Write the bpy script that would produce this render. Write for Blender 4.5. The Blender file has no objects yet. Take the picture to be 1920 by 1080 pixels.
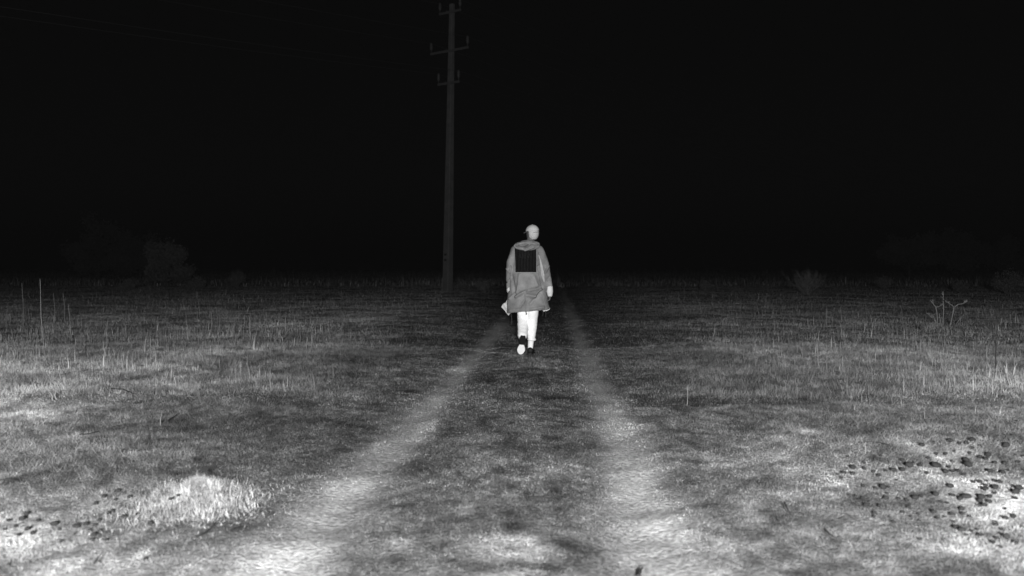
import bpy, bmesh, math, random
import numpy as np
from mathutils import Vector, Matrix, Euler
from mathutils.bvhtree import BVHTree

SC = bpy.context.scene
COL = SC.collection
random.seed(7)
RNG = np.random.default_rng(11)
R = math.radians

# ------------------------------------------------------------------ camera, sky, light
CAM_H = 1.20
FPX = 1867.0                      # focal length in pixels of the 1920 px wide photograph
HORIZON = 502.0
PITCH = math.atan((540 - HORIZON) / FPX)
cam_d = bpy.data.cameras.new('camera')
cam_d.sensor_width = 36.0
cam_d.lens = 36.0 * FPX / 1920.0
cam_d.clip_start = 0.05
cam_d.clip_end = 3000
cam_d.dof.use_dof = True
cam_d.dof.focus_distance = 13.5
cam_d.dof.aperture_fstop = 2.5
cam = bpy.data.objects.new('camera', cam_d)
COL.objects.link(cam)
cam.location = (0, 0, CAM_H)
cam.rotation_euler = (R(90) - PITCH, 0, 0)
SC.camera = cam

world = bpy.data.worlds.new('World')
SC.world = world
world.use_nodes = True
nt = world.node_tree
bg = nt.nodes['Background']
sky = nt.nodes.new('ShaderNodeTexSky')
sky.sky_type = 'NISHITA'
sky.sun_disc = False
SUN_EL, SUN_ROT = R(-7), R(0)
sky.sun_elevation = SUN_EL
sky.sun_rotation = SUN_ROT
bw = nt.nodes.new('ShaderNodeRGBToBW')
nt.links.new(sky.outputs[0], bw.inputs[0])
# faint air glow that thickens towards the horizon of the night sky
tcw = nt.nodes.new('ShaderNodeTexCoord')
sep = nt.nodes.new('ShaderNodeSeparateXYZ')
nt.links.new(tcw.outputs['Generated'], sep.inputs[0])
def wmath(op, a, b):
    n = nt.nodes.new('ShaderNodeMath'); n.operation = op
    for i, q in enumerate((a, b)):
        if q is None: continue
        if isinstance(q, (int, float)): n.inputs[i].default_value = q
        else: nt.links.new(q, n.inputs[i])
    return n.outputs[0]
el = wmath('ABSOLUTE', sep.outputs[2], None)
glow = wmath('MULTIPLY', wmath('EXPONENT', wmath('MULTIPLY', el, -22.0), None), 0.15)
glow2 = wmath('ADD', glow, 0.002)
nt.links.new(wmath('ADD', bw.outputs[0], glow2), bg.inputs[0])
bg.inputs[1].default_value = 0.05

# added unseen spot behind the camera: the only strong light, fading with distance
lamp_d = bpy.data.lights.new('added_spot', 'SPOT')
lamp_d.energy = 17600
lamp_d.spot_size = R(130)
lamp_d.spot_blend = 1.0
lamp_d.shadow_soft_size = 0.35
lamp = bpy.data.objects.new('added_spot', lamp_d)
COL.objects.link(lamp)
LAMP = Vector((0.05, -3.5, 1.75))
lamp.location = LAMP
lamp.rotation_euler = (Vector((0.2, 20, 0.8)) - LAMP).to_track_quat('-Z', 'Y').to_euler()

SC.view_settings.view_transform = 'Standard'
SC.view_settings.look = 'None'
SC.view_settings.exposure = 0.0
SC.view_settings.gamma = 1.0

# ------------------------------------------------------------------ helpers
def at(px, py, z=0.0):
    """ground point seen at a pixel of the photograph"""
    dx, dz, dy = (px - 960) / FPX, -(py - 540) / FPX, 1.0
    c, s = math.cos(PITCH), math.sin(PITCH)
    wy, wz = dy * c + dz * s, dz * c - dy * s
    t = (z - CAM_H) / wz
    return Vector((dx * t, wy * t, z))

def atd(px, py, d):
    """point seen at a pixel, at forward distance d"""
    dx, dz = (px - 960) / FPX, -(py - 540) / FPX
    c, s = math.cos(PITCH), math.sin(PITCH)
    wy, wz = c + dz * s, dz * c - s
    t = d / wy
    return Vector((dx * t, d, CAM_H + wz * t))

def stony(x, y):
    a, b = at(1735, 930), at(130, 985)
    return np.maximum(np.exp(-((x - a.x) / .85) ** 4 - ((y - a.y) / 1.1) ** 4), np.exp(-((x - b.x) / .5) ** 4 - ((y - b.y) / .7) ** 4))

def hash2(ix, iy, seed):
    n = (ix * 374761393 + iy * 668265263 + seed * 974711) & 0x7fffffff
    n = ((n ^ (n >> 13)) * 1274126177) & 0x7fffffff
    return ((n ^ (n >> 16)) & 0xffff) / 65535.0

def vnoise(x, y, seed=0):
    x = np.asarray(x, float); y = np.asarray(y, float)
    ix = np.floor(x).astype(np.int64); iy = np.floor(y).astype(np.int64)
    fx = x - ix; fy = y - iy
    fx = fx * fx * (3 - 2 * fx); fy = fy * fy * (3 - 2 * fy)
    a = hash2(ix, iy, seed); b = hash2(ix + 1, iy, seed)
    c = hash2(ix, iy + 1, seed); d = hash2(ix + 1, iy + 1, seed)
    return (a * (1 - fx) + b * fx) * (1 - fy) + (c * (1 - fx) + d * fx) * fy

def fbm(x, y, seed=0, octv=4):
    s = 0; a = 0.5; t = 0
    for o in range(octv):
        s = s + a * vnoise(np.asarray(x) * 2 ** o + 17.3 * o, np.asarray(y) * 2 ** o - 9.1 * o, seed + o)
        t += a; a *= 0.5
    return s / t

def sstep(a, b, x):
    t = np.clip((x - a) / (b - a), 0, 1)
    return t * t * (3 - 2 * t)

def mat(name, v, rough=0.9, spec=0.15, noise=0.0, scale=20.0, bump=0.0, attr=None):
    m = bpy.data.materials.new(name)
    m.use_nodes = True
    t = m.node_tree
    b = t.nodes['Principled BSDF']
    b.inputs['Roughness'].default_value = rough
    b.inputs['Specular IOR Level'].default_value = spec
    tc = t.nodes.new('ShaderNodeTexCoord')
    nz = t.nodes.new('ShaderNodeTexNoise')
    nz.inputs['Scale'].default_value = scale
    nz.inputs['Detail'].default_value = 5
    t.links.new(tc.outputs['Object'], nz.inputs['Vector'])
    mr = t.nodes.new('ShaderNodeMapRange')
    mr.inputs['From Min'].default_value = 0.3
    mr.inputs['From Max'].default_value = 0.7
    mr.inputs['To Min'].default_value = v * (1 - noise) if attr is None else 1 - noise
    mr.inputs['To Max'].default_value = v * (1 + noise) if attr is None else 1 + noise
    t.links.new(nz.outputs['Fac'], mr.inputs['Value'])
    out = mr.outputs['Result']
    if attr:
        at_ = t.nodes.new('ShaderNodeAttribute')
        at_.attribute_name = attr
        mu = t.nodes.new('ShaderNodeMath'); mu.operation = 'MULTIPLY'
        t.links.new(at_.outputs['Fac'], mu.inputs[0])
        t.links.new(out, mu.inputs[1])
        out = mu.outputs[0]
    cb = t.nodes.new('ShaderNodeCombineColor')
    for i in range(3):
        t.links.new(out, cb.inputs[i])
    t.links.new(cb.outputs[0], b.inputs['Base Color'])
    if bump:
        bp = t.nodes.new('ShaderNodeBump')
        bp.inputs['Strength'].default_value = bump
        bp.inputs['Distance'].default_value = 0.02
        t.links.new(nz.outputs['Fac'], bp.inputs['Height'])
        t.links.new(bp.outputs[0], b.inputs['Normal'])
    return m

def tag(o, label=None, cat=None, group=None, kind=None):
    if label: o['label'] = label
    if cat: o['category'] = cat
    if group: o['group'] = group
    if kind: o['kind'] = kind
    return o

def empty(name, loc, label, cat, group=None, rz=0.0):
    o = bpy.data.objects.new(name, None)
    COL.objects.link(o)
    o.location = loc
    o.rotation_euler = (0, 0, rz)
    o.empty_display_size = 0.2
    return tag(o, label, cat, group)

def link(name, me, m, parent=None, smooth=True):
    o = bpy.data.objects.new(name, me)
    COL.objects.link(o)
    for mm in (m if isinstance(m, (list, tuple)) else [m]):
        me.materials.append(mm)
    if parent: o.parent = parent
    if smooth:
        me.polygons.foreach_set('use_smooth', [True] * len(me.polygons))
    return o

def mesh_np(name, verts, faces, attr=None):
    """faces: (N,k) int array"""
    me = bpy.data.meshes.new(name)
    verts = np.asarray(verts, np.float32)
    me.vertices.add(len(verts))
    me.vertices.foreach_set('co', verts.ravel())
    fl = faces if isinstance(faces, list) else [faces]
    nl = sum(f.size for f in fl); nf = sum(len(f) for f in fl)
    me.loops.add(nl); me.polygons.add(nf)
    me.loops.foreach_set('vertex_index', np.concatenate([f.ravel() for f in fl]).astype(np.int32))
    starts = []; s = 0
    for f in fl:
        starts.append(s + np.arange(len(f)) * f.shape[1]); s += f.size
    me.polygons.foreach_set('loop_start', np.concatenate(starts).astype(np.int32))
    if attr is not None:
        a = me.attributes.new('alb', 'FLOAT', 'POINT')
        a.data.foreach_set('value', np.asarray(attr, np.float32))
    me.update(calc_edges=True)
    return me

def bm_mesh(name, bm):
    me = bpy.data.meshes.new(name)
    bmesh.ops.recalc_face_normals(bm, faces=bm.faces[:])
    bm.to_mesh(me); bm.free()
    return me

def loft(bm, rings, n=20, cap=True):
    """rings: (centre, vec_a, vec_b): ellipses joined in order"""
    rows = []
    for c, a, b in rings:
        c, a, b = Vector(c), Vector(a), Vector(b)
        rows.append([bm.verts.new(c + a * math.cos(2 * math.pi * i / n) + b * math.sin(2 * math.pi * i / n)) for i in range(n)])
    for r0, r1 in zip(rows, rows[1:]):
        for i in range(n):
            bm.faces.new((r0[i], r0[(i + 1) % n], r1[(i + 1) % n], r1[i]))
    if cap:
        bm.faces.new(rows[0][::-1]); bm.faces.new(rows[-1])

def capsule(bm, p0, p1, r0, r1, n=14):
    p0, p1 = Vector(p0), Vector(p1)
    d = (p1 - p0)
    if d.length < 1e-6: d = Vector((0, 0, 1e-4))
    d.normalize()
    a = d.orthogonal().normalized(); b = d.cross(a)
    rings = []
    for k in range(1, 5):
        t = k / 4 * math.pi / 2
        rings.append((p0 - d * r0 * math.cos(t), a * r0 * math.sin(t), b * r0 * math.sin(t)))
    for k in range(3, 0, -1) :
        pass
    for k in range(4, 0, -1):
        t = k / 4 * math.pi / 2
        rings.append((p1 + d * r1 * math.cos(t), a * r1 * math.sin(t), b * r1 * math.sin(t)))
    loft(bm, rings, n)

def chain(bm, pts, rs, n=14):
    for i in range(len(pts) - 1):
        capsule(bm, pts[i], pts[i + 1], rs[i], rs[i + 1], n)

def ellipsoid(bm, c, rx, ry, rz, rot=None):
    m = Matrix.Translation(Vector(c)) @ (rot.to_4x4() if rot else Matrix.Identity(4)) @ Matrix.Diagonal((rx, ry, rz, 1))
    bmesh.ops.create_uvsphere(bm, u_segments=20, v_segments=14, radius=1, matrix=m)

def tube(bm, pts, r0, r1=None, n=5):
    if r1 is None: r1 = r0
    pts = [Vector(p) for p in pts]
    rings = []
    for i, p in enumerate(pts):
        d = (pts[min(i + 1, len(pts) - 1)] - pts[max(i - 1, 0)]).normalized()
        a = d.orthogonal().normalized(); b = d.cross(a)
        r = r0 + (r1 - r0) * i / (len(pts) - 1)
        rings.append((p, a * r, b * r))
    loft(bm, rings, n)

def box(bm, c, sx, sy, sz, rot=None, bevel=0.0):
    m = Matrix.Translation(Vector(c)) @ (rot.to_4x4() if rot else Matrix.Identity(4)) @ Matrix.Diagonal((sx, sy, sz, 1))
    g = bmesh.ops.create_cube(bm, size=1, matrix=m)
    if bevel:
        es = list({e for v in g['verts'] for e in v.link_edges})
        bmesh.ops.bevel(bm, geom=es, offset=bevel, segments=2, affect='EDGES')

def remeshed(name, bm, voxel, smooth=4):
    """one continuous surface out of overlapping volumes"""
    me = bm_mesh(name + '_raw', bm)
    o = bpy.data.objects.new(name + '_raw', me)
    COL.objects.link(o)
    md = o.modifiers.new('r', 'REMESH'); md.mode = 'VOXEL'; md.voxel_size = voxel
    if smooth:
        ms = o.modifiers.new('s', 'SMOOTH'); ms.factor = 0.5; ms.iterations = smooth
    dg = bpy.context.evaluated_depsgraph_get()
    dg.update()
    out = bpy.data.meshes.new_from_object(o.evaluated_get(dg))
    out.name = name
    bpy.data.objects.remove(o); bpy.data.meshes.remove(me)
    out.materials.clear()
    return out

# ------------------------------------------------------------------ the lie of the land
def xc(y):                       # middle of the path
    return -0.33 + 0.0425 * y

def terrain(x, y):
    x = np.asarray(x, float); y = np.asarray(y, float)
    u = x - xc(y)
    au = np.abs(u)
    w = (fbm(u * 2, y * 1.3, 31) - .5) * .25
    tr = np.exp(-((au + w - 0.75) / 0.2) ** 2)
    h = -0.03 * tr + 0.015 * np.exp(-(u / .4) ** 2)
    side = sstep(1.0, 2.6, au)
    side = side * (1 - .7 * stony(x, y))
    h = h + side * (0.03 + 0.15 * (fbm(x * .7, y * .55, 3) - .45) + 0.06 * (fbm(x * 2.1, y * 1.9, 9) - .5))
    h = h + 0.035 * (fbm(x * 1.3, y * 1.6, 21) - .5) + 0.018 * (fbm(x * 6, y * 6, 5) - .5)
    # the flat worn place where the walker treads
    return h * (1 - .95 * np.exp(-((x - .22) ** 2 + (y - 13.74) ** 2) / 1.4))

PATCHES = []                     # pale spots and dark spots: centre, half sizes in metres, factor
def patch(px, py, wx, wy, f):
    c = at(px, py)
    k = c.y / FPX
    ry = wy * c.y * c.y / (CAM_H * FPX)
    PATCHES.append((c.x, c.y, wx * k, ry, f))
for p in [(870,690,32,5,2.2),(850,745,50,9,1.6),(680,903,60,17,1.45),(1190,905,42,24,1.45),(1250,985,45,25,1.4),(945,1035,75,20,2.3),
          (965,897,26,4,1.9),(540,1050,70,36,1.35),(930,855,36,9,1.5),(1140,790,45,18,1.4),(130,1062,260,44,2.0),(40,960,60,40,1.3),(30,760,90,50,1.35),(1870,1045,150,40,1.7),(1885,950,60,60,1.5),(1800,900,110,30,1.35),(1860,940,50,50,1.3),(60,1000,60,20,1.3),(80,1000,70,24,1.7),
          (1850,985,75,42,1.9),(1490,1062,34,10,1.9),(1400,1017,40,12,1.6),(1705,847,28,10,1.6),(1550,832,70,22,1.4),
          (1255,850,26,5,1.9),(340,750,40,10,1.4),(60,790,60,20,1.4),(20,720,40,16,1.4),(910,935,60,14,1.4),(405,763,40,10,1.5),
          (1020,685,60,8,1.5),(530,690,40,5,1.7),(740,635,24,4,1.6),(690,605,30,5,1.5),(540,612,50,6,1.6),(1000,618,40,4,1.3),
          (250,868,30,12,1.4),(1430,850,60,14,1.4),(1240,805,30,8,1.3),(1290,700,60,8,1.35),(1480,680,90,10,1.35),(1350,662,60,6,1.4),
          (380,640,60,8,1.4),(120,660,60,12,1.3),(1860,720,60,24,1.4),(1640,760,60,10,1.3),
          (1055,1025,52,9,.32),(1020,1064,44,9,.38),(1047,822,26,4,.34),(1030,748,34,4,.36),(912,717,42,6,.36),(985,707,30,4,.45),
          (690,823,24,4,.35),(645,841,24,4,.45),(520,1005,40,10,.6),(1320,950,50,7,.45),(1400,1000,60,9,.5),(1250,835,30,5,.45),
          (1270,846,26,4,.5),(1300,867,24,5,.5),(660,798,24,4,.5),(980,695,30,3,.5),(590,885,30,6,.5),(1440,845,36,9,.6),
          (1180,720,40,4,.55),(1215,760,30,4,.6),(560,760,60,8,.7),(780,732,26,3,.5),(300,830,40,9,.65),(330,893,60,10,.6),
          (930,1068,90,7,.6),(1620,950,60,14,.7),(1690,1005,60,16,.75),(1500,945,60,14,.7),(690,680,60,8,.75),(960,845,50,10,.7)]:
    patch(*p)

def albedo(x, y):
    x = np.asarray(x, float); y = np.asarray(y, float)
    u = x - xc(y); au = np.abs(u)
    wv = (fbm(x * 1.6, y * 1.1, 77) - .5)
    tr = np.exp(-(np.abs(au + .2 * wv + .10 * (fbm(x * 6, y * 4, 78) - .5) - 0.76 - .05 * (u > 0) * sstep(7, 4, y)) / (0.15 + .05 * sstep(8, 4, y))) ** 2.4) * (.75 + .5 * fbm(x * .9, y * .5, 14))
    a = 0.118
    side = sstep(1.1, 3.0, au + .8 * wv)
    a = a + side * (0.0 + 0.155 * sstep(1.7, 4.5, au) + .11 * sstep(3.0, 6, au) * sstep(16, 8, y))
    a = a * (0.45 + 1.1 * fbm(x * .8, y * .8, 40)) * (0.32 + 1.36 * fbm(x * 3.4, y * 2.6, 50)) * (0.25 + 1.5 * fbm(x * 13, y * 9, 55, 3)) * (1 + .6 * stony(x, y))
    a = a * (1 - .55 * tr) + tr * 0.31 * (.7 + .6 * fbm(x * 5, y * 3, 57)) * (1 + .7 * sstep(9, 22, y))
    wx = x + .16 * (fbm(x * 5, y * 4, 61) - .5); wy = y + .3 * (fbm(x * 4, y * 3, 62) - .5)
    f = np.ones_like(a)
    for cx, cy, rx, ry, k in PATCHES:
        g = np.exp(-(((wx - cx) / rx) ** 2 + ((wy - cy) / ry) ** 2) ** 1.3)
        f = f * (1 + (k - 1) * g)
    return np.clip(a * f, 0.02, 0.72)

M_ground = mat('soil_and_moss', 1, 0.95, 0.05, noise=0.5, scale=45, bump=0.8, attr='alb')
M_blade = mat('grass_blades', 1, 0.8, 0.1, noise=0.15, scale=9, attr='alb')
M_stone = mat('dark_stone', 0.03, 0.9, 0.1, noise=0.4, scale=60, bump=0.4)
M_concrete = mat('pole_concrete', 0.15, 0.9, 0.1, noise=0.18, scale=3, bump=0.3)
M_steel = mat('arm_steel', 0.11, 0.7, 0.3, noise=0.2, scale=12)
M_glaze = mat('insulator_glaze', 0.09, 0.4, 0.4, noise=0.1, scale=10)
M_tw2 = mat('bare_twigs', .3, .9, .1, .2, 9)
M_wire = mat('wire_aluminium', 0.035, 0.6, 0.3, noise=0.1, scale=4)
M_twig = mat('dark_twig', 0.035, 0.9, 0.1, noise=0.4, scale=30)
M_stem = mat('dry_stem', 0.22, 0.9, 0.1, noise=0.3, scale=15)
M_leaf = mat('bush_leaves', 0.17, 0.85, 0.1, noise=0.35, scale=6)
M_bark = mat('bark', 0.14, 0.9, 0.1, noise=0.35, scale=8)

def build_ground():
    ys = [-60, -30, -12, -6, -3, -1, .5, 1.5]
    y = 2.4
    while y < 55: ys.append(y); y *= 1.0085
    while y < 560: ys.append(y); y *= 1.06
    ys = np.array(ys)
    s = np.linspace(-1, 1, 460)
    s = np.sign(s) * (0.55 * np.abs(s) + 0.45 * np.abs(s) ** 2.2)
    ext = np.array([10, 30, 70, 150.])
    Y = np.repeat(ys[:, None], len(s) + 8, 1)
    half = 0.85 * np.maximum(ys, 2) + 2.5
    X = np.concatenate([-(half[:, None] + ext[::-1][None, :]), half[:, None] * s[None, :], half[:, None] + ext[None, :]], 1)
    Z = terrain(X, Y)
    v = np.stack([X, Y, Z], -1).reshape(-1, 3)
    nr, nc = X.shape
    idx = np.arange(nr * nc).reshape(nr, nc)
    f = np.stack([idx[:-1, :-1], idx[:-1, 1:], idx[1:, 1:], idx[1:, :-1]], -1).reshape(-1, 4)
    me = mesh_np('ground', v, f, albedo(X, Y).ravel())
    o = link('ground', me, M_ground)
    tag(o, 'mossy soil of the open field with two worn wheel tracks', 'ground', kind='structure')
build_ground()

# ------------------------------------------------------------------ grass
def blades(x, y, h, w, lean, alb, segs, z0=None):
    n = len(x)
    z = (terrain(x, y) if z0 is None else z0) - 0.004
    base = np.stack([x, y, z], 1)
    th = RNG.uniform(0, 2 * np.pi, n)
    side = np.stack([np.cos(th), np.sin(th), np.zeros(n)], 1)
    ph = RNG.uniform(0, 2 * np.pi, n)
    ld = np.stack([np.cos(ph), np.sin(ph), np.zeros(n)], 1)
    s, c = np.sin(lean)[:, None], np.cos(lean)[:, None]
    up = np.array([0, 0, 1.])[None]
    H = h[:, None]; W = w[:, None]
    tip = base + H * (up * c + ld * s)
    if segs == 1:
        v = np.stack([base - side * W / 2, base + side * W / 2, tip], 1).reshape(-1, 3)
        k = np.arange(n)[:, None] * 3
        f = [k + np.array([[0, 1, 2]])]
        a = np.repeat(alb, 3)
    else:
        mid = base + H * .55 * (up * np.cos(lean * .5)[:, None] + ld * np.sin(lean * .5)[:, None])
        v = np.stack([base - side * W / 2, base + side * W / 2, mid + side * W * .42, mid - side * W * .42, tip], 1).reshape(-1, 3)
        k = np.arange(n)[:, None] * 5
        f = [k + np.array([[0, 1, 2, 3]]), k + np.array([[3, 2, 4]])]
        a = np.repeat(alb, 5)
    return v, f, a

def scatter(y0, y1, dens):
    area = (1.08 * (y1 ** 2 - y0 ** 2) / 2 + 1.8 * (y1 - y0))
    n = int(area * dens * 1.05)
    y = np.sqrt(RNG.uniform(y0 ** 2, y1 ** 2, n))
    x = RNG.uniform(-1, 1, n) * (0.54 * y + .9)
    return x, y

def merge(parts):
    V, F3, F4, A = [], [], [], []
    o = 0
    for v, f, a in parts:
        for q in f: (F4 if q.shape[1] == 4 else F3).append(q + o)
        V.append(v); A.append(a); o += len(v)
    fs = []
    if F4: fs.append(np.concatenate(F4))
    if F3: fs.append(np.concatenate(F3))
    return np.concatenate(V), fs, np.concatenate(A)

def build_grass():
    parts = []; tall = []
    for y0, y1, dens, sg, k in [(3.3, 5.2, 30000, 1, .8), (5.2, 8.5, 16000, 1, 1.0), (8.5, 15, 5000, 1, 1.3), (15, 38, 900, 1, 1.9), (20, 85, 170, 1, 3.6)]:
        x, y = scatter(y0, y1, dens)
        n = len(x)
        au = np.abs(x - xc(y))
        A = albedo(x, y)
        tr = np.exp(-((au - .76) / .17) ** 2)
        keep = RNG.uniform(0, 1, n) > .6 * tr * (y < 7)
        if y1 == 38: keep &= RNG.uniform(0, 1, n) < sstep(38, 20, y)
        if y1 == 85: keep &= RNG.uniform(0, 1, n) < sstep(20, 38, y) * sstep(85, 60, y)
        cl = fbm(x * 10, y * 8, 140, 3)
        side = sstep(1.0, 2.4, au)
        g = fbm(x * 1.1, y * 1.1, 90)
        h = (0.008 + 0.016 * RNG.uniform(0, 1, n) + side * (0.008 + np.where(y < 9, .032, .05) * g * RNG.uniform(.3, 1, n)) * (1 - .95 * stony(x, y))) * (1 - .5 * tr) * (k ** .45) * (.3 + 1.4 * cl)
        leafy = RNG.uniform(0, 1, n) < .35 * (y < 9)
        w = np.where(leafy, RNG.uniform(.004, .009, n), RNG.uniform(.0018, .004, n)) * k
        h = np.where(leafy, np.minimum(h, RNG.uniform(.008, .018, n)) * k, h)
        lean = np.where(leafy, RNG.uniform(.4, 1.5, n), np.where(y < 9, RNG.uniform(.5, 1.5, n), RNG.uniform(.2, 1.3, n)))
        alb = np.clip(A * (1 - .3 * tr) * (.45 + 1.1 * vnoise(x * 45, y * 30, 150)) * np.exp(RNG.normal(0, .22, n)), .015, .8)
        p = blades(x[keep], y[keep], h[keep], w[keep], lean[keep], alb[keep], sg)
        parts.append(p)
    v, f, a = merge(parts)
    o = link('turf_grass', mesh_np('turf_grass', v, f, a), M_blade, smooth=False)
    tag(o, 'short cropped turf covering the path and the whole field', 'grass', kind='stuff')
    for y0, y1, dens, k in [(3.6, 9, 16, .8), (9, 18, 34, .9), (18, 32, 14, 1.4), (32, 60, 4, 2.8), (60, 130, 4, 10), (130, 300, 1.6, 24)]:
        x, y = scatter(y0, y1, dens)
        au = np.abs(x - xc(y))
        g = fbm(x * .5 + 3, y * .5, 120)
        keep = RNG.uniform(0, 1, len(x)) < np.where(y > 60, 1, sstep(1.7, 4.2, au) * sstep(.3, .62, g) * (1 - stony(x, y)))
        x, y = x[keep], y[keep]; n = len(x)
        h = RNG.uniform(.06, .2, n) * (1 + 1.0 * (RNG.uniform(0, 1, n) > .93) * (y > 13)) * np.where(y < 9, .6, np.where(y > 60, np.where(y > 130, 3.0, 1.7), 1))
        w = RNG.uniform(.004, .008, n) * k
        lean = np.abs(RNG.normal(0, .16, n))
        alb = np.clip(albedo(x, y) * np.where(y > 60, np.where(y > 120, 2.8, 1.3), .85) * np.exp(RNG.normal(0, .3, n)), .03, .75)  # far stems get a paler colour to imitate the glow at the horizon
        tall.append(blades(x, y, h, w, lean, alb, 2))
    v, f, a = merge(tall)
    o = link('dry_grass', mesh_np('dry_grass', v, f, a), M_blade, smooth=False)
    tag(o, 'thin upright dry grass stems standing on both sides of the path', 'grass', kind='stuff')
build_grass()

def tussock(c, rx, ry, hgt, n, alb, label, w=0.0026):
    t = RNG.uniform(0, 2 * np.pi, n); r = np.clip(np.abs(RNG.normal(0, .62, n)), 0, 1.7) * (.75 + .5 * vnoise(np.cos(t) * 2.2 + 5, np.sin(t) * 2.2 + 5, 3))
    x = c.x + rx * r * np.cos(t); y = c.y + ry * r * np.sin(t)
    z0 = terrain(x, y)
    root = empty('grass_tussock', (c.x, c.y, float(terrain(c.x, c.y))), label, 'tussock')
    mound = hgt * .55 * np.clip(1 - r ** 2, 0, 1) ** 1.5 * (2.4 * fbm(x * 9, y * 9, 8) ** 1.3)
    h = np.maximum(hgt * RNG.uniform(.2, .6, n) * (1 - .4 * r), .025)
    lean = np.clip(RNG.normal(.75, .4, n) + .3 * r, 0, 1.5)
    v, f, a = blades(x, y, h, np.full(n, w) * RNG.uniform(.5, 1.2, n), lean, np.clip(alb * (.4 + 1.2 * fbm(x * 16, y * 12, 19)) * np.exp(RNG.normal(0, .32, n)), .03, .8), 2, z0 + mound)
    # blades arch outwards from the middle
    v = v - np.array([root.location])
    o = link('blades', mesh_np('blades', v, f, a), M_blade, root, smooth=False)
    # the matted heart under the blades
    m = 40
    g = np.linspace(-1.1, 1.1, m)
    GX, GY = np.meshgrid(g, g)
    rr = np.sqrt(GX ** 2 + GY ** 2)
    X = c.x + rx * GX; Y = c.y + ry * GY
    Z = terrain(X, Y) + hgt * .65 * np.sign(1 - rr ** 2) * np.abs(np.clip(1 - rr ** 2, -.3, 1)) ** 1.5 * .8 * (2.4 * fbm(X * 9, Y * 9, 8) ** 1.3) - .006
    idx = np.arange(m * m).reshape(m, m)
    q = np.stack([idx[:-1, :-1], idx[:-1, 1:], idx[1:, 1:], idx[1:, :-1]], -1).reshape(-1, 4)
    me = mesh_np('matted_base', np.stack([X, Y, Z], -1).reshape(-1, 3) - np.array([root.location]), q,
                 np.full(m * m, alb * .5) * (.7 + .6 * fbm(X * 12, Y * 12, 4).ravel()))
    link('matted_base', me, M_ground, root)
tussock(at(368, 946), .29, .42, .13, 15000, .30, 'pale rounded grass tussock left of the left wheel track')
tussock(at(1752, 627), .5, .4, .2, 1800, .24, 'pale grass tussock under the branching dry weed on the right', w=.012)

# ------------------------------------------------------------------ stones
def stone_mesh(seed):
    bm = bmesh.new()
    bmesh.ops.create_icosphere(bm, subdivisions=3, radius=1)
    r = random.Random(seed)
    o1 = [Vector((r.uniform(-1, 1), r.uniform(-1, 1), r.uniform(-1, 1))).normalized() for _ in range(7)]
    ds = [r.uniform(.72, .98) for _ in o1]
    for v in bm.verts:
        for d, k in zip(o1, ds):
            e = v.co.dot(d) - k
            if e > 0: v.co -= d * e * .85
        v.co *= 1 + .06 * math.sin(v.co.x * 7 + seed) * math.sin(v.co.y * 6 + 2)
    return bm_mesh('stone', bm)
STONES = [stone_mesh(i) for i in range(6)]
for m_ in STONES:
    m_.materials.append(M_stone)
    m_.polygons.foreach_set('use_smooth', [True] * len(m_.polygons))
RIGHT = """1155,165,40 1240,150,30 1365,150,45 1435,165,40 1490,168,35 1530,145,50 1530,188,30 1585,178,30 1510,208,28 1395,198,25
1785,180,55 1855,230,25 1875,265,30 1650,222,45 1590,228,40 1635,240,35 1700,258,40 1775,262,45 1260,212,35 1332,213,30 1200,235,28
1378,247,28 1485,245,50 1500,275,60 1265,285,60 1358,293,35 1330,320,55 1385,320,40 1430,322,35 1465,345,35 1005,247,35 1095,267,30
1060,292,45 1140,288,40 845,215,30 805,233,25 600,213,20 722,263,22 638,287,45 722,298,40 570,325,35 635,335,35 520,337,25 550,363,30
790,323,35 885,322,25 940,322,50 1008,322,45 832,352,38 1192,347,32 962,380,22 1665,323,40 1762,328,45 1800,310,25 1910,240,25
1912,308,25 715,412,38 805,432,35 865,430,50 905,428,25 810,474,28 895,472,25 885,510,48 708,507,28 732,563,30 835,563,30 605,480,25
660,490,20 1105,513,48 1040,525,35 980,515,30 1148,503,25 1258,495,50 1385,502,38 1370,440,45 1490,510,70 1440,522,50 1600,515,60
1665,520,40 1630,465,50 1705,450,60 1540,403,30 1590,400,40 1635,392,30 1700,388,35 1735,402,35 1630,430,30 1700,500,35 1590,540,45
1660,550,45 1625,575,50 1585,580,30 1885,460,60 1860,497,65 1855,540,45 1345,555,32 1297,543,25 1055,580,35 1010,620,35 1130,630,30
1245,613,48 1230,580,20 1375,628,38 1455,600,40 1460,628,40 1515,652,28 1325,650,25 1275,665,30 1140,683,25 1075,655,25 940,697,35
800,628,40 795,660,30 910,660,20 1395,700,28 1410,745,40 1440,735,25 1455,772,50 1525,782,35 1570,770,28 1490,820,28 1600,837,48
1720,870,42 1790,860,48 1690,912,42 1745,945,28 1858,915,40 1705,705,30 1710,738,42 1750,773,35 1775,597,25 1785,672,50 1838,655,48
1915,758,20 1900,853,30 1140,833,35 1040,710,18"""
LEFT = """880,468,35 778,500,42 972,507,35 868,525,35 718,550,38 845,605,32 812,620,32 745,673,38 710,708,32 645,703,40 672,743,28
575,720,50 930,650,55 1035,635,48 1130,712,48 750,750,35 700,783,35 690,820,32 797,827,35 195,632,45 165,668,48 285,675,30 65,685,35
115,722,35 35,747,28 405,703,52 445,743,32 205,743,45 245,770,45 140,785,40 460,830,28 560,778,22 1090,968,35 60,1025,30 875,318,25 755,428,22"""
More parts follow.
